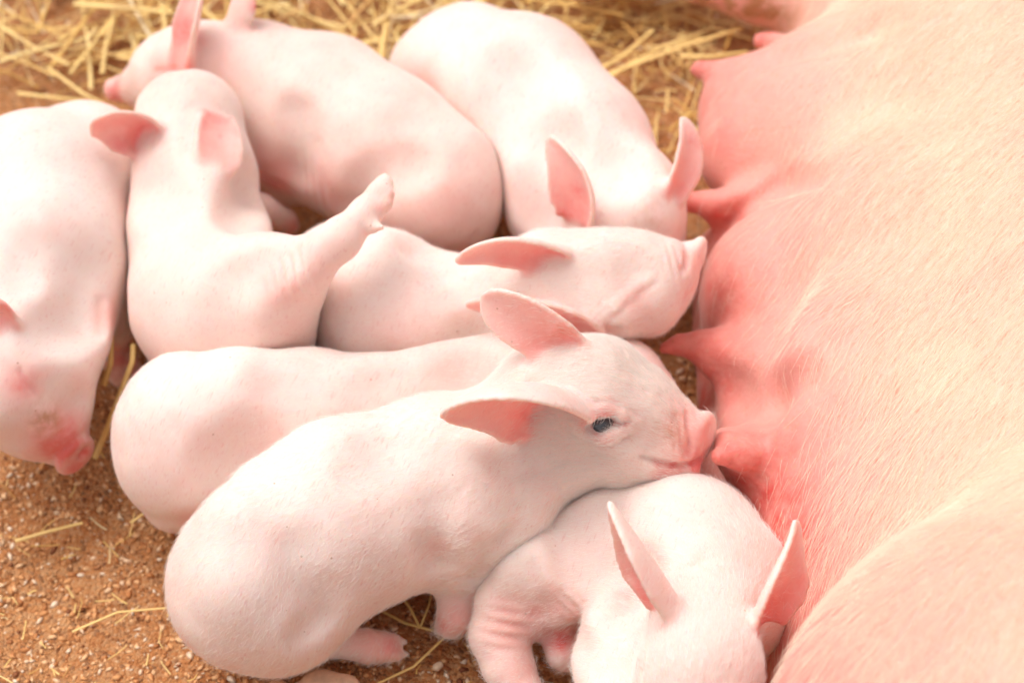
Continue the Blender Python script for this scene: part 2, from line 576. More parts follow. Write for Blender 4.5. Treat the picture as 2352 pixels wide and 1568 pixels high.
# ---- A: front piglet with the open eye
A = newpig(380, 1680, 680, 1560, .21)
A.c(.03, (612, 1312, .075, 205), (700, 1240, .078, 214), (800, 1180, .08, 224), (1010, 1112, .085, 206), (1150, 1060, .092, 176), (1250, 975, .11, 150))
A.c(.03, (560, 1370, .06, 150), (640, 1400, .055, 132))
A.c(.014, (630, 1410, .05, 122), (705, 1462, .030, 52))
A.c(.006, (700, 1464, .030, 50), (770, 1474, .022, 36), (845, 1482, .020, 40), (885, 1485, .018, 28))
A.c(.003, (880, 1496, .016, 24), (908, 1500, .013, 19), (934, 1502, .010, 7))
A.c(.003, (880, 1468, .020, 22), (905, 1470, .017, 16), (928, 1474, .014, 7))
A.c(.006, (840, 1500, .012, 22), (870, 1512, .008, 14))
A.c(.025, (1120, 1170, .085, 115), (1085, 1270, .055, 78), (1068, 1350, .036, 47), (1050, 1410, .028, 40), (1035, 1432, .02, 34))
A.c(.003, (1032, 1425, .02, 24), (1014, 1440, .014, 16), (1000, 1450, .010, 6))
A.c(.003, (1056, 1432, .016, 25), (1052, 1448, .012, 18), (1040, 1460, .008, 8))
# head
A.c(.02, (1292, 905, .125, 138), (1352, 905, .13, 128))
A.c(.02, (1330, 1000, .115, 122), (1400, 1000, .115, 112))
A.c(.022, (1380, 930, .13, 118), (1470, 960, .125, 100), (1530, 990, .12, 74))
A.c(.015, (1460, 1000, .12, 100), (1540, 1010, .118, 74), (1592, 1003, .115, 43))
A.c(.010, (1450, 1065, .11, 48), (1530, 1078, .108, 27), (1580, 1076, .108, 20))
A.disc(1612, 1003, .120, 62, 15, (.88, -.24, .36))

# ---- B: behind the front piglet
B = newpig(260, 1560, 740, 1240, .19)
B.c(.03, (452, 962, .075, 172), (560, 945, .08, 165), (690, 955, .08, 158), (850, 958, .08, 142), (1010, 905, .08, 118), (1150, 890, .085, 108))
B.c(.03, (425, 1055, .06, 146), (450, 1080, .05, 135))
B.c(.03, (1150, 890, .085, 105), (1400, 882, .08, 126), (1470, 930, .07, 95))
B.c(.02, (400, 1160, .03, 50), (440, 1190, .02, 30))

# ---- C: middle piglet nosing the sow, eyes shut
C = newpig(620, 1660, 480, 850, .20)
C.c(.03, (792, 652, .078, 147), (880, 690, .08, 160), (1000, 715, .085, 135), (1120, 705, .095, 112), (1250, 665, .11, 112))
C.c(.03, (860, 760, .07, 130), (1040, 780, .07, 110))
C.c(.03, (1290, 660, .115, 112), (1400, 650, .12, 118), (1465, 645, .12, 104))
C.c(.02, (1420, 705, .115, 80), (1475, 700, .11, 74))
C.c(.015, (1470, 632, .12, 92), (1545, 618, .12, 62), (1584, 590, .12, 36))
C.c(.010, (1520, 685, .11, 38), (1556, 672, .105, 24))
C.disc(1603, 587, .12, 45, 12, (.92, -.22, .25))

# ---- D: leaning back, hind leg stretched up
D = newpig(200, 940, 160, 900, .22)
D.c(.03, (440, 300, .105, 112), (442, 400, .095, 145), (450, 540, .088, 168), (478, 690, .085, 182), (520, 760, .08, 182))
D.c(.03, (440, 265, .11, 84), (405, 262, .11, 74))
D.c(.04, (600, 715, .105, 122), (640, 650, .125, 92))
D.c(.025, (620, 660, .125, 92), (700, 610, .15, 60), (780, 550, .16, 46), (840, 490, .165, 35), (872, 445, .168, 25), (886, 420, .17, 17))
D.c(.005, (885, 470, .17, 18), (896, 445, .172, 10))
D.c(.004, (880, 440, .17, 14), (878, 418, .17, 10), (884, 404, .17, 6))
D.c(.005, (858, 520, .165, 17), (878, 522, .168, 8))
D.c(.02, (600, 480, .05, 40), (655, 505, .03, 30), (672, 520, .025, 18))

# ---- E: top left, facing left
E = newpig(220, 1210, -80, 620, .23)
E.c(.03, (1020, 428, .078, 160), (900, 342, .082, 166), (745, 242, .085, 162), (590, 192, .088, 142), (500, 172, .095, 118))
E.c(.03, (810, 360, .06, 142), (960, 430, .06, 150))
E.c(.04, (640, 300, .06, 120), (560, 320, .06, 100))
E.c(.02, (430, 160, .095, 96), (395, 170, .09, 88))
E.c(.02, (395, 175, .085, 80), (330, 195, .07, 52), (275, 205, .06, 27), (260, 208, .06, 20))
E.disc(256, 208, .06, 24, 7, (-.9, -.3, .25))
E.c(.02, (610, 330, .05, 80), (632, 400, .04, 48), (640, 450, .03, 28))
E.c(.01, (1050, 580, .05, 28), (1040, 600, .05, 18))

# ---- Fp: top centre
Fp = newpig(880, 1640, -20, 620, .22)
Fp.c(.03, (1080, 170, .08, 164), (1190, 225, .085, 192), (1310, 355, .085, 190), (1400, 460, .09, 152))
Fp.c(.03, (1440, 500, .09, 120), (1500, 540, .06, 70))
Fp.c(.03, (1270, 480, .07, 98), (1320, 560, .06, 90))
Fp.c(.03, (985, 170, .06, 84), (1060, 240, .05, 110))

# ---- G: left edge
G = newpig(-120, 330, 210, 1100, .21)
G.c(.03, (190, 402, .078, 172), (90, 460, .085, 205), (95, 600, .088, 196), (75, 740, .09, 165))
G.c(.03, (140, 590, .07, 160), (110, 640, .07, 170))
G.c(.03, (62, 760, .09, 158), (50, 870, .08, 152))
G.c(.02, (50, 880, .08, 145), (100, 960, .06, 96), (145, 1010, .045, 60), (160, 1028, .04, 44))
G.disc(172, 1044, .045, 55, 13, (.70, -.60, .40))
G.c(.02, (240, 640, .06, 60), (262, 720, .045, 40), (275, 765, .035, 30))
G.c(.01, (255, 790, .015, 34), (285, 850, .012, 40), (310, 860, .010, 26))

# ---- H: bottom right, head down beside the thigh
H = newpig(1060, 1900, 1080, 1760, .25)
H.c(.03, (1290, 1300, .06, 118), (1420, 1262, .068, 152), (1560, 1290, .075, 202), (1640, 1360, .085, 190))
H.c(.03, (1440, 1500, .075, 132), (1480, 1620, .07, 150))
H.c(.03, (1612, 1450, .12, 128), (1606, 1540, .13, 136), (1600, 1640, .12, 120))
H.c(.02, (1600, 1640, .12, 110), (1590, 1740, .10, 70))
H.c(.025, (1230, 1320, .06, 100), (1175, 1385, .045, 80), (1145, 1460, .035, 64), (1165, 1530, .028, 54), (1215, 1610, .022, 46))
H.c(.02, (1300, 1500, .02, 42), (1280, 1440, .022, 34))

for a_, b_ in ((A, B), (B, C), (B, D), (C, D), (C, E), (C, Fp), (D, E), (D, G), (E, Fp)):
    part_bodies(a_.f, b_.f)

for p_ in (A, B, C, D, E, Fp, G, H): p_.lumps(.0006)

# ---- surface features
A.groove(11, 64, (748, 1400), (706, 1345), (688, 1270))
A.groove(14, 46, (1001, 1180), (998, 1250), (1003, 1300))
A.ridge(9, 90, (1090, 1090), (1165, 1140))
A.groove(9, 56, (1196, 1045), (1232, 1105), (1222, 1175))
A.groove(7, 44, (1296, 1015), (1330, 1075))
A.groove(6, 34, (1470, 1000), (1496, 1036))
A.groove(6, 26, (1214, 888), (1232, 898))
A.groove(9, 34, (745, 1432), (706, 1462))
A.groove(8, 80, (880, 1000), (960, 1060), (985, 1130))
A.ridge(8, 90, (575, 1230), (560, 1330))
B.groove(13, 100, (650, 890), (628, 990), (560, 1095))
B.groove(8, 80, (905, 850), (935, 925))
B.groove(6, 60, (1060, 810), (1100, 860))
C.groove(11, 66, (1078, 640), (1112, 715), (1102, 785))
C.groove(9, 44, (965, 560), (1012, 600))
C.groove(6, 26, (1262, 768), (1340, 748), (1420, 766))
C.groove(7, 60, (1350, 620), (1420, 640), (1480, 610))
D.groove(12, 70, (610, 570), (516, 630), (480, 715), (500, 790))
D.groove(8, 50, (590, 420), (560, 480))
D.groove(9, 60, (330, 410), (380, 440))
E.groove(15, 60, (948, 372), (872, 394), (820, 440), (806, 496))
E.groove(11, 50, (668, 268), (673, 338), (666, 402))
Fp.groove(12, 110, (1150, 120), (1128, 230))
Fp.groove(10, 80, (1240, 320), (1300, 360), (1420, 330))
Fp.groove(8, 50, (1190, 420), (1215, 500))
G.groove(10, 80, (70, 555), (160, 560), (246, 630))
G.groove(9, 60, (120, 750), (216, 716))
G.groove(8, 50, (150, 900), (190, 940))
H.groove(9, 34, (1292, 1205), (1305, 1310))
H.groove(7, 30, (1342, 1180), (1372, 1300))
H.groove(7, 30, (1392, 1170), (1418, 1300))
H.groove(14, 50, (1250, 1400), (1322, 1480))
H.groove(9, 60, (1440, 1320), (1400, 1420), (1380, 1500))
H.groove(10, 46, (1196, 1330), (1180, 1400), (1230, 1430))
# A
A.sc(.010, -12, (1085, 1340, 10), (1120, 1270, 14), (1180, 1225, 12))
A.sc(.008, 8, (1490, 1082, 10), (1540, 1094, 14), (1590, 1084, 10), op='add')
A.sc(.0015, 3, (1476, 1050, 6), (1505, 1060, 9), (1545, 1067, 10), (1590, 1064, 8), (1612, 1048, 6))
A.sc(.004, 2, (1578, 1030, 5), (1580, 1040, 4))
A.sc(.006, -6, (1560, 960, 6), (1572, 990, 7), (1570, 1020, 5))
A.sc(.010, 8, (1335, 968, 8), (1355, 948, 12), (1390, 938, 13), (1428, 950, 9), (1450, 968, 5), op='add')
A.sc(.010, 9, (1345, 990, 6), (1365, 1003, 8), (1395, 1006, 8), (1430, 988, 5), op='add')
A.sc(.004, 14, (1356, 982, 12), (1378, 976, 20), (1405, 968, 15))
A.sc(.003, 2, (1405, 966, 6), (1442, 974, 2))
A.sc(.003, 1, (1335, 950, 2), (1360, 925, 3), (1400, 918, 3), (1440, 935, 3), (1465, 955, 2))
A.sc(.003, 1, (1350, 1016, 2), (1390, 1028, 3), (1440, 1004, 2))
A.groove(7, 16, (1578, 952), (1588, 1000), (1580, 1042), k=.003)
A.wr(1560, 1005, 60, .15, 17, 2.6)
A.wr(1075, 1330, 60, 1.5, 24, 2.6)
# ears
A.ear([(1262, 908, 0), (1200, 896, 78), (1110, 906, 98), (1022, 957, 62)], (.05, -.80, .60), 138, 1.35, rng_=(-.95, 1.3), prof=[(0, .8), (.3, 1), (.55, .88), (.8, .52), (.93, .3), (1, .1)])
A.ear([(1300, 790, -4), (1250, 752, 34), (1180, 722, 46), (1110, 684, 34)], (-.25, -.38, .88), 68, .95, prof=[(0, .9), (.2, 1.0), (.5, 1.0), (.7, .9), (.85, .7), (.95, .45), (1, .15)])
# C
C.sc(.004, 0, (1410, 725, 4), (1440, 695, 5), (1480, 662, 4), (1500, 650, 2))
C.sc(.006, 6, (1415, 705, 7), (1450, 672, 8), (1485, 645, 6), op='add')
C.groove(6, 14, (1572, 548), (1580, 586), (1570, 622), k=.003)
C.wr(1555, 605, 66, .25, 17, 3)
C.ear([(1275, 580, 0), (1205, 560, 48), (1120, 556, 58), (1052, 600, 40)], (0, -.72, .69), 54, 1.2, rng_=(-1, 1.15), prof=[(0, .8), (.3, 1), (.55, .88), (.8, .52), (.93, .3), (1, .1)])
C.ear([(1352, 754, 0), (1290, 706, 50), (1190, 690, 60), (1074, 698, 40)], (0, -.8, .55), 66, 1.2, prof=[(0, .8), (.3, 1), (.55, .88), (.8, .52), (.93, .3), (1, .1)])
# D
D.ear([(498, 282, 0), (500, 320, 50), (505, 362, 60), (508, 398, 56)], (.22, .0, .97), 54, .9, prof=[(0, .7), (.3, .95), (.6, 1), (.85, .85), (1, .45)])
D.ear([(336, 292, 4), (302, 282, 50), (266, 290, 58), (236, 322, 44)], (0, -.66, .75), 68, 1.2, rng_=(-1, 1.15), prof=[(0, .7), (.3, .95), (.6, 1), (.85, .85), (1, .45)])
D.wr(668, 636, 90, .35, 26, 4)
# E
E.ear([(430, 182, 0), (436, 112, 22), (446, 42, 34), (462, -34, 34)], (-.8, 0, .6), 56, 1.3, prof=[(0, .5), (.3, .8), (.55, 1), (.8, .85), (1, .2)])
E.ear([(528, 70, 0), (540, 30, 10), (555, -10, 12), (570, -66, 12)], (.7, .2, -.5), 48, .9)
E.sc(.003, 0, (360, 165, 3), (385, 163, 3), (400, 158, 3))
E.sc(.003, 0, (1048, 585, 3), (1078, 560, 3), (1095, 530, 2))
E.wr(720, 430, 90, .1, 22, 2)
E.wr(630, 420, 55, 1.2, 24, 2.5)
# F
Fp.ear([(1338, 500, 0), (1350, 430, 30), (1308, 384, 40), (1264, 318, 24)], (-.66, -.3, .7), 78, 1.3, prof=[(0, .8), (.3, 1), (.55, .88), (.8, .52), (.93, .3), (1, .1)])
Fp.ear([(1545, 445, 0), (1578, 392, 12), (1594, 330, 22), (1568, 274, 16)], (.35, -.2, .85), 38, 1.0, prof=[(0, .8), (.3, 1), (.55, .88), (.8, .52), (.93, .3), (1, .1)])
# G
G.sc(.003, 0, (45, 850, 3), (60, 880, 4), (78, 905, 3))
G.sc(.002, 3, (196, 1030, 9), (186, 1044, 9))
G.sc(.006, -4, (236, 690, 5), (232, 760, 6))
G.ear([(22, 745, 0), (-5, 715, 14), (-40, 700, 14), (-80, 690, 0)], (0, -.6, .8), 50, .8)
G.wr(130, 985, 70, 2.3, 20, 1.3)
# H
H.ear([(1562, 1392, 0), (1512, 1302, 44), (1452, 1226, 50), (1402, 1157, 24)], (-.88, -.42, -.02), 112, 1.3, rng_=(-1.2, .85), prof=[(0, .8), (.3, 1), (.55, .88), (.8, .52), (.93, .3), (1, .1)])
H.ear([(1732, 1425, 0), (1762, 1345, 34), (1814, 1280, 40), (1826, 1200, 24)], (.80, -.3, .45), 88, 1.25, rng_=(-.75, 1.2), prof=[(0, .8), (.3, 1), (.5, .92), (.72, .5), (.85, .3), (1, .1)])
H.sc(.004, 4, (1468, 1520, 6), (1474, 1550, 8))
H.wr(1160, 1440, 80, 1.45, 30, 4)
H.wr(1300, 1380, 60, .8, 24, 2)

# ---- skin tone patches: channel 0 pink, 1 red, 2 dirt and the sow foreleg's painted shade
for a in ((0, 1590, 1000, 140, 1), (1, 1600, 1060, 95, .8), (1, 1610, 1000, 80, .3), (1, 1510, 1062, 22, 1), (1, 1545, 1067, 24, 1), (1, 1585, 1064, 22, 1), (1, 1570, 1085, 60, .6), (1, 1520, 1090, 50, .5), (0, 1388, 968, 88, .9), (1, 1385, 942, 50, .5), (1, 1385, 1004, 42, .45), (1, 1345, 975, 30, .4), (1, 1438, 968, 18, .6),
          (2, 1540, 985, 75, .6), (0, 860, 1480, 110, .9), (1, 905, 1485, 45, .45), (0, 1050, 1420, 90, .95), (0, 1215, 975, 60, .8), (1, 1215, 955, 36, .5), (1, 1015, 1440, 40, .5), (0, 1085, 1380, 60, .5),
          (0, 1540, 1088, 60, 1), (2, 1400, 830, 110, .35), (2, 1290, 760, 80, .45), (0, 1000, 1250, 60, .4), (0, 430, 1480, 60, .7),
          (1, 1205, 955, 30, .55)):
    A.dot(*a)
for a in ((0, 1050, 840, 170, .7), (0, 440, 1190, 80, .6), (0, 600, 880, 60, .15)):
    B.dot(*a)
for a in ((0, 1590, 600, 90, .9), (0, 1460, 690, 75, .75), (1, 1575, 670, 50, .35), (0, 1400, 760, 60, .6), (1, 1160, 600, 50, .25), (1, 1300, 725, 60, .5), (0, 900, 780, 120, .4)):
    C.dot(*a)
for a in ((0, 880, 450, 60, .6), (2, 893, 460, 34, .8), (0, 640, 640, 90, .55), (0, 720, 600, 90, .35), (0, 515, 350, 50, .6), (0, 470, 330, 60, .4), (1, 505, 312, 16, .6), (1, 280, 340, 60, .5),
          (0, 670, 515, 50, 1), (1, 675, 525, 30, .4), (0, 560, 820, 110, .4)):
    D.dot(*a)
for a in ((0, 270, 205, 80, 1), (1, 262, 210, 50, .55), (0, 370, 165, 70, .6), (1, 430, 80, 60, .95), (1, 425, 150, 40, .7), (0, 625, 400, 120, .9), (1, 635, 430, 60, .5), (0, 740, 440, 130, .75),
          (0, 520, 130, 110, .5), (0, 1060, 580, 90, .7), (0, 900, 540, 140, .5), (0, 1000, 480, 200, .3), (1, 590, 10, 30, .6)):
    E.dot(*a)
for a in ((0, 970, 200, 120, .7), (1, 1330, 440, 50, .55), (0, 1220, 440, 120, .55), (0, 1590, 340, 120, .8), (1, 1590, 330, 40, .4), (2, 1500, 500, 80, .3)):
    Fp.dot(*a)
for a in ((0, 130, 1000, 150, 1), (1, 150, 1030, 120, .95), (1, 130, 1060, 70, .8), (1, 196, 1036, 26, 1), (0, 185, 1050, 100, 1), (1, 180, 1050, 90, .75), (0, 50, 880, 110, .8), (1, 58, 885, 60, .45), (2, 110, 960, 80, .8), (1, 20, 700, 60, .5), (0, 260, 730, 90, 1), (1, 280, 840, 90, .5), (0, 180, 900, 90, .4)):
    G.dot(*a)
for a in ((0, 1480, 1320, 110, .5), (1, 1440, 1380, 60, .5), (0, 1180, 1440, 130, .75), (1, 1230, 1400, 30, .4), (0, 1200, 1540, 110, .6), (0, 1290, 1400, 110, .5), (0, 1700, 1220, 160, .5), (0, 1780, 1420, 120, .8), (1, 1840, 1340, 60, .35),
          (1, 1290, 1460, 80, .7), (2, 1620, 1300, 90, .4), (0, 1460, 1540, 60, .5)):
    H.dot(*a)

def fin_pig(pig, name, mat, label):
    o, V, Q, VN, T, earm = build_body(name, pig.f, mat)
    tag(o, label, 'piglet', 'piglets piled beside the sow')
    return o, V, Q, VN, T, earm

rA = fin_pig(A, 'piglet', M_PIG, 'white piglet in front with its eye open, mouth pressed against the sow udder')
rB = fin_pig(B, 'piglet', M_PIG, 'pale piglet lying directly behind the open-eyed piglet, its head hidden behind that one')
rC = fin_pig(C, 'piglet', M_PIG, 'sleeping white piglet in the middle with closed eyes and wrinkled snout touching the sow')
rD = fin_pig(D, 'piglet', M_PIG2, 'piglet leaning back with one hind leg stretched out over the white piglet')
rE = fin_pig(E, 'piglet', M_PIG2, 'pinkish piglet at the back with upright red ear, snout pointing left to the straw')
rF = fin_pig(Fp, 'piglet', M_PIG, 'round-backed white piglet behind, head down beside the sow teats')
rG = fin_pig(G, 'piglet', M_PIG, 'bright white piglet at the left edge with red snout on the ground')
rH = fin_pig(H, 'piglet', M_PIG, 'piglet in front of the sow thigh with head down and both pointed ears up')

# eye of the front piglet
def sphere(name, c, r, mat, parent, sq=(1, 1, 1), seg=32, ring=20):
    V = []; Fc = []
    for i in range(ring+1):
        th = math.pi*i/ring
        for j in range(seg):
            ph = 2*math.pi*j/seg
            V.append((c[0]+r*sq[0]*math.sin(th)*math.cos(ph), c[1]+r*sq[1]*math.sin(th)*math.sin(ph), c[2]+r*sq[2]*math.cos(th)))
    for i in range(ring):
        for j in range(seg):
            Fc.append((i*seg+j, (i+1)*seg+j, (i+1)*seg+(j+1) % seg, i*seg+(j+1) % seg))
    return link_mesh(name, V, Fc, mat, parent)
eye_p = A.f.hit(1382, 975)
eo = sphere('eye', eye_p-(CAMLOC-eye_p)/np.linalg.norm(CAMLOC-eye_p)*.0044, .0078, M_EYE, rA[0])

lash_n = 9
LP = np.zeros((lash_n, 5, 3), np.float32)
for i in range(lash_n):
    q = i/(lash_n-1)
    u0 = 1352+62*q; v0 = 966-14*math.sin(math.pi*q)-4*q
    b0 = A.f.hit(u0, v0); s0 = scl(b0)
    ln = random.uniform(22, 48); jx = random.uniform(-16, 10)
    for j in range(5):
        w = j/4
        LP[i, j] = b0+s0*(-FW*(2+16*math.sin(w*2.2))+RT*(jx*w*w+(-6+10*q)*w)-UP*ln*w)
cvl = bpy.data.hair_curves.new('eyelashes')
cvl.add_curves([5]*lash_n)
cvl.attributes['position'].data.foreach_set('vector', LP.reshape(-1))
(cvl.attributes.get('radius') or cvl.attributes.new('radius', 'FLOAT', 'POINT')).data.foreach_set('value', np.tile(np.array([1, 1, .9, .6, .2], np.float32)*.00006, lash_n))
cvl.materials.append(M_HAIRW)
lo_ = bpy.data.objects.new('eyelashes', cvl); COL.objects.link(lo_); lo_.parent = rA[0]
print('EYE DEPTH', scl(eye_p)*FPX, 'H head', scl(H.f.hit(1600,1450))*FPX, 'sow', scl(s_.f.hit(1950,800))*FPX if 's_' in globals() else 0)
# hair of the near piglets: swept from nose to tail
def sweep(pts):
    P = np.array([at(*p) for p in pts])
    seg = P[1:]-P[:-1]; seg /= np.linalg.norm(seg, axis=1)[:, None]
    mid = (P[1:]+P[:-1])/2
    def f(p):
        d2 = ((p[:, None, :]-mid[None])**2).sum(2)
        w = np.exp(-d2/(2*.03**2))+1e-9
        return (w[:, :, None]*seg[None]).sum(1)/w.sum(1)[:, None]
    return f
BALD = [(at(1600, 1020, .12), .020), (at(1386, 972, .16), .010), (at(1600, 590, .13), .016), (at(1440, 695, .15), .008)]
def near(pts, lo=.15):
    P = np.array([at(u, v, h) for u, v, h, r in pts]); R = np.array([r for *_, r in pts])*.00028
    def f(c):
        d = np.linalg.norm(c[:, None]-P[None], axis=2)/R[None]
        w = lo+np.exp(-d.min(1)**2)
        for b_, r_ in BALD:
            w = w*np.clip(np.linalg.norm(c-b_, axis=1)/r_-.6, .03, 1)
        return w
    return f
grow_hair('hair', rA[0], M_HAIRW, rA[1], rA[2], rA[3], mask=rA[5], n=44000, length=.0058, radius=.00004,
          dirf=sweep([(1610, 1000, .12), (1500, 960, .14), (1380, 900, .15), (1250, 920, .15), (1100, 1020, .12), (900, 1120, .12), (700, 1250, .11), (560, 1420, .06)]),
          dens=near([(1380, 900, .14, 230)], .10), lift=.4, jitter=.22)
grow_hair('hair', rC[0], M_HAIRW, rC[1], rC[2], rC[3], mask=rC[5], n=18000, length=.005, radius=.00003,
          dirf=sweep([(1600, 590, .12), (1450, 640, .14), (1250, 660, .14), (1000, 700, .12), (780, 650, .1)]),
          dens=near([(1400, 650, .14, 200)], .15), lift=.45, jitter=.22)
grow_hair('hair', rH[0], M_HAIRW, rH[1], rH[2], rH[3], mask=rH[5], n=32000, length=.006, radius=.00004,
          dirf=sweep([(1590, 1700, .14), (1605, 1560, .18), (1610, 1420, .18), (1560, 1290, .14), (1420, 1260, .1), (1280, 1300, .08)]),
          dens=near([(1600, 1500, .16, 220)], .18), lift=.45, jitter=.22)
grow_hair('hair', rB[0], M_HAIRW, rB[1], rB[2], rB[3], mask=rB[5], n=7000, length=.0045, radius=.00003,
          dirf=sweep([(1400, 880, .12), (1100, 880, .12), (800, 950, .12), (450, 960, .1), (420, 1100, .06)]), lift=.4)

# ------------------------------------------------------------------ sow
SOW = newpig(1480, 2900, -500, 2300, .42, h=.0032)
SOW.f.F[:] = BIG
s_ = SOW
def sm(k, *pts, op='add'):      # radius in metres
    s_.f.chain([(at(u, v, h), r) for (u, v, h, r) in pts], k, op)
sm(.05, (2560, -500, .02, .20), (2560, 0, .0, .22), (2560, 500, -.02, .245), (2540, 1000, -.02, .245), (2560, 1500, .0, .23))
# udder swellings
sm(.04, (1930, 330, .07, .080), (2100, 300, .08, .09))
sm(.02, (1728, 260, .07, .037), (1715, 350, .07, .032), (1840, 320, .07, .055))
sm(.03, (1850, 690, .06, .068), (2050, 640, .08, .09))
sm(.03, (1880, 960, .06, .062), (2000, 960, .08, .09))
sm(.03, (1850, 1120, .06, .040), (1910, 1190, .05, .052), (1980, 1210, .06, .07))
sm(.03, (2000, 70, .03, .055), (2120, 30, .05, .08))
sm(.012, (1680, 600, .03, .026), (1690, 760, .012, .028), (1710, 900, .012, .030), (1730, 1080, .02, .034), (1800, 1230, .03, .036), (1860, 1320, .03, .04))
# thigh in front
sm(.03, (2500, 1905, .14, .172), (2700, 1800, .14, .18))
# foreleg at the back
sm(.03, (1960, -60, .05, .05), (1780, -30, .05, .026), (1740, -20, .05, .022), (1500, -95, .04, .022), (1230, -45, .035, .020), (1080, -40, .03, .018))
S = s_.c
# teats
S(.012, (1740, 205, .085, 60), (1672, 178, .085, 34))
S(.005, (1676, 180, .085, 34), (1640, 166, .085, 26), (1608, 160, .085, 21), (1602, 160, .085, 17))
S(.010, (1850, 115, .07, 44), (1790, 108, .07, 28), (1772, 98, .07, 24), (1748, 95, .07, 20))
S(.02, (1760, 500, .07, 78), (1690, 492, .072, 54))
S(.012, (1675, 487, .075, 42), (1620, 467, .075, 27), (1580, 463, .075, 23), (1562, 465, .075, 18))
S(.02, (1720, 860, .075, 72), (1650, 815, .075, 46))
S(.012, (1650, 815, .075, 42), (1600, 793, .075, 31), (1560, 792, .075, 24), (1524, 800, .075, 14))
S(.02, (1800, 1050, .085, 120), (1725, 1010, .10, 94), (1692, 1000, .115, 58))
S(.012, (1695, 1035, .115, 44), (1652, 1046, .118, 24))
# creases
s_.groove(15, 60, (1640, 540), (1700, 478), (1790, 418), (1880, 392), k=.012)
s_.groove(9, 22, (1650, 530), (1700, 478), (1780, 422), k=.005)
s_.groove(12, 70, (1660, 900), (1740, 900), (1820, 860), k=.012)
s_.groove(12, 60, (1770, 115), (1860, 85), (1980, 50), k=.012)
s_.sc(.03, -10, (1650, 880, 14), (1700, 960, 14), (1780, 930, 8))
s_.wr(1700, 1045, 90, 1.9, 17, 3)
s_.wr(1760, 1120, 110, .9, 34, 2.5)
s_.wr(1590, 465, 60, .2, 26, 1.2)
s_.wr(1650, 165, 60, .2, 26, 1.0)
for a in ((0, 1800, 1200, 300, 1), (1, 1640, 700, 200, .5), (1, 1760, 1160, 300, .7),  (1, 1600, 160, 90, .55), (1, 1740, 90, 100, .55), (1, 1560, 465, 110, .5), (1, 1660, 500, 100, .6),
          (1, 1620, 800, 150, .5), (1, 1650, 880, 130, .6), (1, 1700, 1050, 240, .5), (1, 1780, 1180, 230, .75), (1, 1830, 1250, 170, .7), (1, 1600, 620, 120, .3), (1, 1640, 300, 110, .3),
          (1, 1900, 20, 130, .4), (2, 1780, 20, 110, .9), (2, 1740, 40, 90, .9), (2, 1160, 2, 300, .7), (0, 1500, -40, 900, .6), (1, 1590, 640, 110, .6), (1, 1570, 740, 100, .9), (1, 1590, 850, 120, 1), (1, 1610, 940, 110, 1), (1, 1680, 1130, 110, .9), (1, 1730, 1190, 110, .9), (1, 1790, 1270, 110, .9)):  # channel 2 here paints the foreleg's shade into its colour
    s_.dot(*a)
def belly(V, T):
    x = V[:, 0]+.012*np.sin(V[:, 1]*26)+.008*np.sin(V[:, 1]*61+V[:, 2]*30)-.10*np.clip(-.10-V[:, 1], 0, 1)
    q = np.clip((x-.150)/(.250-.150), 0, 1); q = 1-q*q*(3-2*q)
    T[:, 0] = np.maximum(T[:, 0]*.6, q*.92)
    q = np.clip((x-.10)/(.165-.10), 0, 1); q = 1-q*q*(3-2*q)
    T[:, 1] = np.maximum(T[:, 1], q*.32)
    d_ = V-CAMLOC; dp_ = d_@FW
    u_ = (d_@RT)/dp_*FPX+1176; v_ = 784-(d_@UP)/dp_*FPX
    T[:, 2] = np.maximum(T[:, 2], 1.5*np.clip((1840-u_)/60, 0, 1)*np.clip((62-v_)/30, 0, 1))  # foreleg painted brown to stand for the shade it lies in
    return T
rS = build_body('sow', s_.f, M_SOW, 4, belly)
tag(rS[0], 'large blond-haired sow lying on her side with pink swollen udder towards the piglets', 'sow')

def sowdir(p):
    q = p-CAMLOC
    dep = q@FW
    u = (q@RT)/dep*FPX+1176; v = 784-(q@UP)/dep*FPX
    x = -.62+.45*np.clip((v-300)/800, 0, 1)
    # below the udder fold the hair converges
    x = x+.25*np.clip((1900-u)/300, 0, 1)*np.clip((v-800)/300, 0, 1)
    return RT[None]*x[:, None]+(-UP)[None]
def sowdens(c):
    q = c-CAMLOC; dep = q@FW
    u = (q@RT)/dep*FPX+1176; v = 784-(q@UP)/dep*FPX
    edge = 1960-.0*v+60*np.sin(v/120)
    d = np.clip((u-(edge-260))/330, 0, 1)
    d = .012+.988*d*d
    d *= np.clip((3000-u)/500, 0, 1)*np.clip((v+420)/340, 0, 1)*np.clip((2050-v)/400, 0, 1)*(u > 1560)
    return d
grow_hair('bristles', rS[0], M_HAIRB, rS[1], rS[2], rS[3], 44000, .016, .000072, sowdir, dens=sowdens, lift=.2, jitter=.13, curve=.35, facing=-.1)

# ------------------------------------------------------------------ ground
def ground_height(x, y):
    return (.004*np.sin(x*23+y*9)+.003*np.sin(y*31-x*13+1)+.0016*np.sin(x*90+1.3)*np.sin(y*80)+.0012*np.sin(x*170+y*60)*np.sin(y*150-x*40))*1.0-.004
gm, N, L, P = newmat('sawdust_earth')
geo = N.new('ShaderNodeNewGeometry')
g1 = noise(N, L, 9, 5, .6, geo.outputs['Position'])
g2 = noise(N, L, 160, 6, .7, geo.outputs['Position'])
g3 = noise(N, L, 600, 4, .7, geo.outputs['Position'])
c = ramp(N, L, g2, [(.25, (.34, .12, .035)), (.42, (.62, .26, .085)), (.6, (.76, .38, .15)), (.78, (.86, .58, .32))])
c2 = ramp(N, L, g1, [(.35, (.88, .72, .6)), (.65, (1, 1, 1))])
c = mixc(N, L, .75, c, c2, 'MULTIPLY')
vo = N.new('ShaderNodeTexVoronoi'); vo.inputs['Scale'].default_value = 430
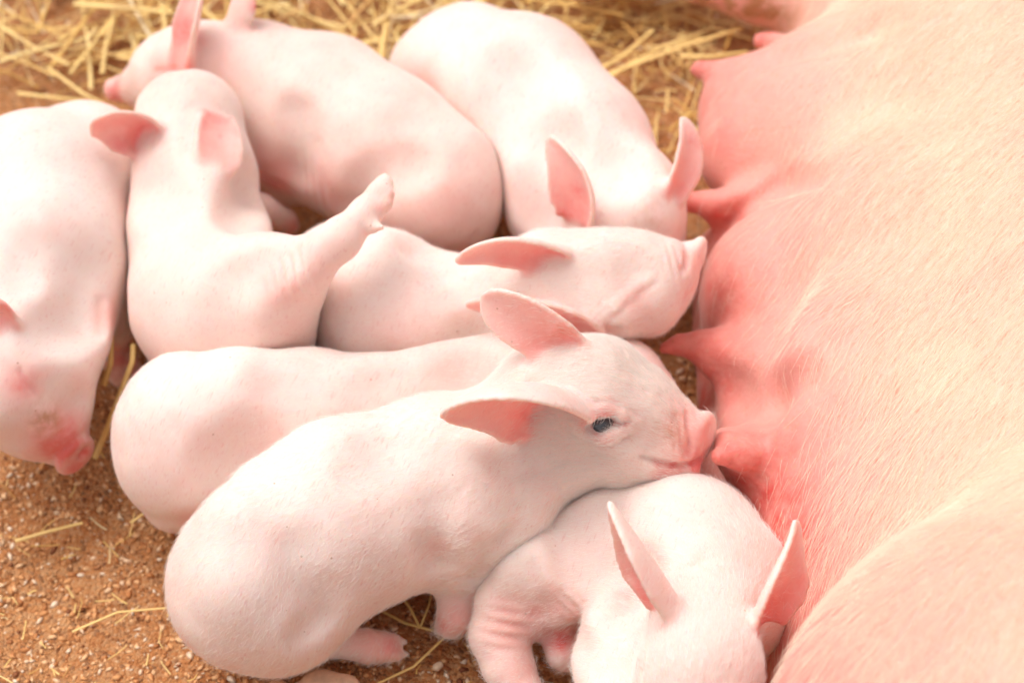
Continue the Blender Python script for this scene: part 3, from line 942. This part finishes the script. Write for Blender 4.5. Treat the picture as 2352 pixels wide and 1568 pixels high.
L.new(geo.outputs['Position'], vo.inputs['Vector'])
vs_ = N.new('ShaderNodeSeparateColor'); L.new(vo.outputs['Color'], vs_.inputs[0])
c = mixc(N, L, mathn(N, L, 'MULTIPLY', mathn(N, L, 'GREATER_THAN', vs_.outputs[0], .62), .6), c, (.66, .36, .17))
c = mixc(N, L, mathn(N, L, 'MULTIPLY', mathn(N, L, 'LESS_THAN', vs_.outputs[1], .12), .5), c, (.15, .05, .02))
L.new(c, P.inputs['Base Color']); P.inputs['Roughness'].default_value = .9
bsum = mathn(N, L, 'ADD', g2, mathn(N, L, 'MULTIPLY', g3, .5))
bsum = mathn(N, L, 'ADD', bsum, mathn(N, L, 'MULTIPLY', vo.outputs['Distance'], -.8))
b = N.new('ShaderNodeBump'); b.inputs['Strength'].default_value = .9; b.inputs['Distance'].default_value = .004
L.new(bsum, b.inputs['Height']); L.new(b.outputs[0], P.inputs['Normal'])
xs = np.concatenate([[-40, -8, -2], np.arange(-.7, .7, .006), [2, 8, 40]])
ys = np.concatenate([[-40, -8, -2], np.arange(-.6, .9, .006), [2, 8, 40]])
X, Y = np.meshgrid(xs, ys, indexing='ij')
Z = ground_height(X, Y)
far = (np.abs(X) > .75) | (Y < -.65) | (Y > .95)
Z[far] = -.004
V = np.stack([X.ravel(), Y.ravel(), Z.ravel()], 1)
ny = len(ys)
I, J = np.meshgrid(np.arange(len(xs)-1), np.arange(ny-1), indexing='ij')
a0 = (I*ny+J).ravel()
Qg = np.stack([a0, a0+ny, a0+ny+1, a0+1], 1)
go = link_mesh('ground', V, Qg, gm)
tag(go, kind='structure')

# wood crumbs and grit
def chips(name, n, mat, smin_, smax_, sampler, flat=.35):
    Vs = []; Fs = []
    base = np.array([(1, 0, 0), (-1, 0, 0), (0, 1, 0), (0, -1, 0), (0, 0, 1), (0, 0, -1), (.7, .7, .3), (-.7, .6, .3), (-.6, -.7, .2), (.7, -.6, .3)])
    tri = [(4, 0, 6), (4, 6, 2), (4, 2, 7), (4, 7, 1), (4, 1, 8), (4, 8, 3), (4, 3, 9), (4, 9, 0), (5, 6, 0), (5, 2, 6), (5, 7, 2), (5, 1, 7), (5, 8, 1), (5, 3, 8), (5, 9, 3), (5, 0, 9)]
    k = 0
    for i in range(n):
        x, y = sampler()
        s = smin_+(smax_-smin_)*random.random()**2.5
        a = random.random()*6.28
        el = 1+random.random()*1.1
        b_ = base*(1+rng.normal(0, .12, (10, 1)))*np.array([s*el, s, s*flat*(1+random.random())])
        ca, sa = math.cos(a), math.sin(a)
        tl = random.gauss(0, .4)
        R1 = np.array([[ca, -sa, 0], [sa, ca, 0], [0, 0, 1]])@np.array([[1, 0, 0], [0, math.cos(tl), -math.sin(tl)], [0, math.sin(tl), math.cos(tl)]])
        b_ = b_@R1.T+np.array([x, y, float(ground_height(x, y))+s*flat*.5])
        Vs.append(b_); Fs.append(np.array(tri)+k); k += 10
    return link_mesh(name, np.concatenate(Vs), np.concatenate(Fs), mat, smooth=False)
def chip_mat(name, stops, sc=900):
    m, N, L, P = newmat(name)
    geo = N.new('ShaderNodeNewGeometry')
    n = N.new('ShaderNodeSeparateColor')
    L.new(ramp(N, L, geo.outputs['Random Per Island'], stops), P.inputs['Base Color'])
    P.inputs['Roughness'].default_value = .8
    return m
M_CHIP = chip_mat('wood_crumbs', [(0, (.22, .07, .025)), (.12, (.55, .22, .07)), (.45, (.76, .38, .15)), (.8, (.86, .54, .28)), (1, (.90, .74, .55))])
def samp_all():
    return random.uniform(-.42, .55), random.uniform(-.36, .62)
def samp_front():
    return random.uniform(-.38, .12), random.uniform(-.30, .02)
g_ = chips('wood_crumbs', 16000, M_CHIP, .0005, .0020, samp_all)
g2_ = chips('gravel', 12000, M_CHIP, .0004, .0021, samp_front)
tag(g_, 'orange-brown wood crumbs and grit covering the earth', kind='stuff')
tag(g2_, 'pale and brown grit scattered over the earth in front', kind='stuff')

# ------------------------------------------------------------------ straw
def straw_mesh(pts, w, flat=.45, Vs=None, Fs=None):
    """tapering, slightly flattened stalk through pts"""
    P = np.array(pts); n = len(P); k0 = sum(len(v) for v in Vs)
    ring = 7
    out = []
    for i in range(n):
        t = P[min(i+1, n-1)]-P[max(i-1, 0)]; t = t/np.linalg.norm(t)
        s = np.cross(t, (0, 0, 1)); s /= max(np.linalg.norm(s), 1e-6)
        u = np.cross(s, t)
        ww = w*(1-.25*i/(n-1))
        for j in range(ring):
            a = 2*math.pi*j/ring
            out.append(P[i]+s*ww*math.cos(a)+u*ww*flat*math.sin(a))
    Vs.append(np.array(out))
    fs = []
    for i in range(n-1):
        for j in range(ring):
            fs.append((k0+i*ring+j, k0+i*ring+(j+1) % ring, k0+(i+1)*ring+(j+1) % ring, k0+(i+1)*ring+j))
    Fs.append(np.array(fs))
def straw_mat(name, a, b_):
    m, N, L, P = newmat(name)
    geo = N.new('ShaderNodeNewGeometry')
    c = ramp(N, L, geo.outputs['Random Per Island'], [(0, (.55, .27, .08)), (.12, a), (.5, tuple((x+y)/2 for x, y in zip(a, b_))), (.9, b_), (1, (.86, .76, .55))])
    f = noise(N, L, 50, 4, .6, geo.outputs['Position'])
    c = mixc(N, L, mathn(N, L, 'MULTIPLY', smooth01(N, L, f, .45, .75), .45), c, (.45, .24, .08))
    L.new(c, P.inputs['Base Color']); P.inputs['Roughness'].default_value = .45
    return m
M_STRAW = straw_mat('straw_yellow', (.80, .49, .12), (.90, .68, .27))
def rand_straw(Vs, Fs, x, y, ln, w, hmax):
    a = random.random()*math.pi
    z0 = random.random()*hmax+.003; z1 = random.random()*hmax+.003
    n = 6; kink = random.random() < .3; ka = random.gauss(0, .5) if kink else random.gauss(0, .08)
    kp = random.randint(2, 4)
    p = np.array([x, y, 0.0]); pts = []
    for i in range(n):
        s = i/(n-1)
        pts.append([p[0], p[1], float(ground_height(p[0], p[1]))+z0+(z1-z0)*s])
        if i == kp: a += ka
        p = p+np.array([math.cos(a), math.sin(a), 0])*ln/(n-1)
    straw_mesh(pts, w, .4, Vs, Fs)
Vs, Fs = [], []
for i in range(520):
    u = random.uniform(-100, 1500); 
    v = random.uniform(-150, 230) if u < 1000 else random.uniform(-150, 160)
    p = at(u, v, 0)
    rand_straw(Vs, Fs, p[0], p[1], random.uniform(.03, .12), random.uniform(.0004, .0019), .022)
for i in range(200):
    p = at(random.uniform(1330, 1750), random.uniform(-60, 420), 0)
    rand_straw(Vs, Fs, p[0], p[1], random.uniform(.01, .06), random.uniform(.0004, .0014), .008)
for i in range(150):
    p = at(random.uniform(-50, 1300), random.uniform(1000, 1600), 0)
    rand_straw(Vs, Fs, p[0], p[1], random.uniform(.004, .018), random.uniform(.0003, .0007), .003)
so = link_mesh('straw_bedding', np.concatenate(Vs), np.concatenate(Fs), M_STRAW)
tag(so, 'loose yellow straw bedding strewn over the earth', kind='stuff')

def stalk(pts, wpx, label):
    Vs, Fs = [], []
    P = [at(*p) for p in pts]
    # resample
    out = []
    for i in range(len(P)-1):
        for s in np.linspace(0, 1, 5)[:-1]: out.append(P[i]*(1-s)+P[i+1]*s)
    out.append(P[-1])
    straw_mesh(out, wpx*.5*scl(P[0]), .5, Vs, Fs)
    o = link_mesh('straw_stalk', np.concatenate(Vs), np.concatenate(Fs), M_STRAW)
    tag(o, label, 'straw', 'single stalks of straw')
    return o
STALKS = [
    ([(35, 1242, .006), (110, 1220, .007), (190, 1200, .006)], 11, 'short pale straw lying alone on the earth below the red snout'),
    ([(166, 1450, .005), (270, 1405, .007), (400, 1394, .008)], 7, 'thin bent straw reaching the rump of the open-eyed piglet from the left'),
    ([(300, 1200, .006), (345, 1168, .010)], 8, 'short straw end beside the rump of the pale piglet in the second row'),
    ([(218, 1052, .012), (248, 980, .03), (272, 915, .045), (304, 830, .06), (306, 790, .065)], 17, 'long yellow-green straw standing beside the red snout of the left piglet'),
    ([(238, 885, .045), (254, 835, .055), (256, 770, .065)], 16, 'orange straw sticking up under the chin of the left piglet'),
    ([(275, 925, .02), (298, 960, .015), (300, 1020, .010)], 15, 'short bent straw leaning on the long yellow-green one'),
    ([(850, 1388, .008), (930, 1430, .008), (1028, 1456, .010), (950, 1530, .007), (860, 1572, .006)], 8, 'golden straw folded sharply in front of the front trotter'),
    ([(925, 1370, .010), (945, 1400, .012), (965, 1442, .010)], 8, 'short upright straw between the front piglet belly and its foreleg'),
    ([(965, 1440, .010), (985, 1390, .014), (990, 1365, .014)], 6, 'thin straw crossing the short upright one near the foreleg'),
    ([(1340, 180, .02), (1430, 130, .02), (1500, 70, .02)], 13, 'straw rising from the back of the round-backed piglet'),
    ([(1400, 170, .02), (1560, 110, .024), (1705, 65, .024)], 15, 'thick straw pointing at the uppermost teat'),
    ([(1560, 130, .02), (1640, 130, .022), (1716, 120, .02)], 13, 'golden straw just above the second teat from the top'),
    ([(1440, 150, .018), (1520, 110, .02), (1610, 90, .02)], 9, 'dull brown straw lying between two thicker ones left of the teats'),
    ([(1395, 180, .02), (1470, 140, .02)], 14, 'broad bright straw beside the right flank of the round-backed piglet'),
    ([(1535, 205, .012), (1530, 260, .010)], 8, 'tiny pale straw on bare earth left of the udder'),
    ([(170, 10, .03), (300, 20, .03), (395, 30, .028)], 20, 'wide cream-coloured straw lying left of the upright red ear'),
    ([(235, 170, .02), (242, 110, .022), (262, 40, .024)], 12, 'yellow straw standing above the snout of the back piglet'),
    ([(0, 60, .02), (80, 110, .02), (160, 150, .02)], 12, 'straw slanting down from the top left corner'),
    ([(110, 155, .015), (190, 215, .015), (240, 240, .012)], 12, 'long dull straw ending beside the back of the leftmost piglet'),
    ([(160, 170, .018), (215, 100, .02), (262, 30, .02)], 10, 'straw crossing upright in the bedding left of the snout'),
    ([(40, 215, .015), (130, 225, .015), (200, 232, .012)], 12, 'horizontal golden straw just behind the left piglet'),
    ([(345, 120, .02), (380, 60, .03), (370, 10, .03)], 11, 'straw leaning behind the forehead of the back piglet'),
    ([(870, 180, .015), (885, 60, .02), (900, 10, .02)], 13, 'straw standing between two piglet backs'),
    ([(855, 60, .02), (900, 30, .024), (960, 0, .024)], 14, 'bright straw running to the top edge beside the round white back'),
]
for p_, w_, l_ in STALKS: stalk(p_, w_, l_)

# pebbles / hoof at the bottom edge
def blob(name, chain, mat, h=.0012, k=.006, label=None, cat=None, group=None, cuts=()):
    P = np.array([at(u, v, hh) for u, v, hh, r in chain])
    mr = max(r for *_, r in chain)*.0003
    f = Field(P.min(0)-mr-.01, P.max(0)+mr+.01, h)
    f.chain([(at(u, v, hh), r*scl(at(u, v, hh))) for u, v, hh, r in chain], k)
    V, Q = surface_nets(f); V = relax(V, Q, 4); V = (V+f.i0)*h
    o = link_mesh(name, V, Q, mat)
    tag(o, label, cat, group)
    return o
blob('hoof', [(735, 1582, .010, 48), (790, 1590, .012, 42), (700, 1600, .006, 40)], M_HOOF, label='tan trotter tip poking in from the bottom edge below the hind foot', cat='hoof')
blob('pebble', [(640, 1596, .006, 36), (655, 1600, .006, 32)], M_HOOF, label='grey-tan rounded pebble at the bottom edge left of the trotter tip', cat='pebble')
blob('pebble', [(1003, 1531, .004, 10), (1010, 1526, .004, 9)], simple_mat('pale_stone', (.72, .55, .38), .7, .4, .2, 200), label='small cream pebble inside the fold of the golden straw', cat='pebble')
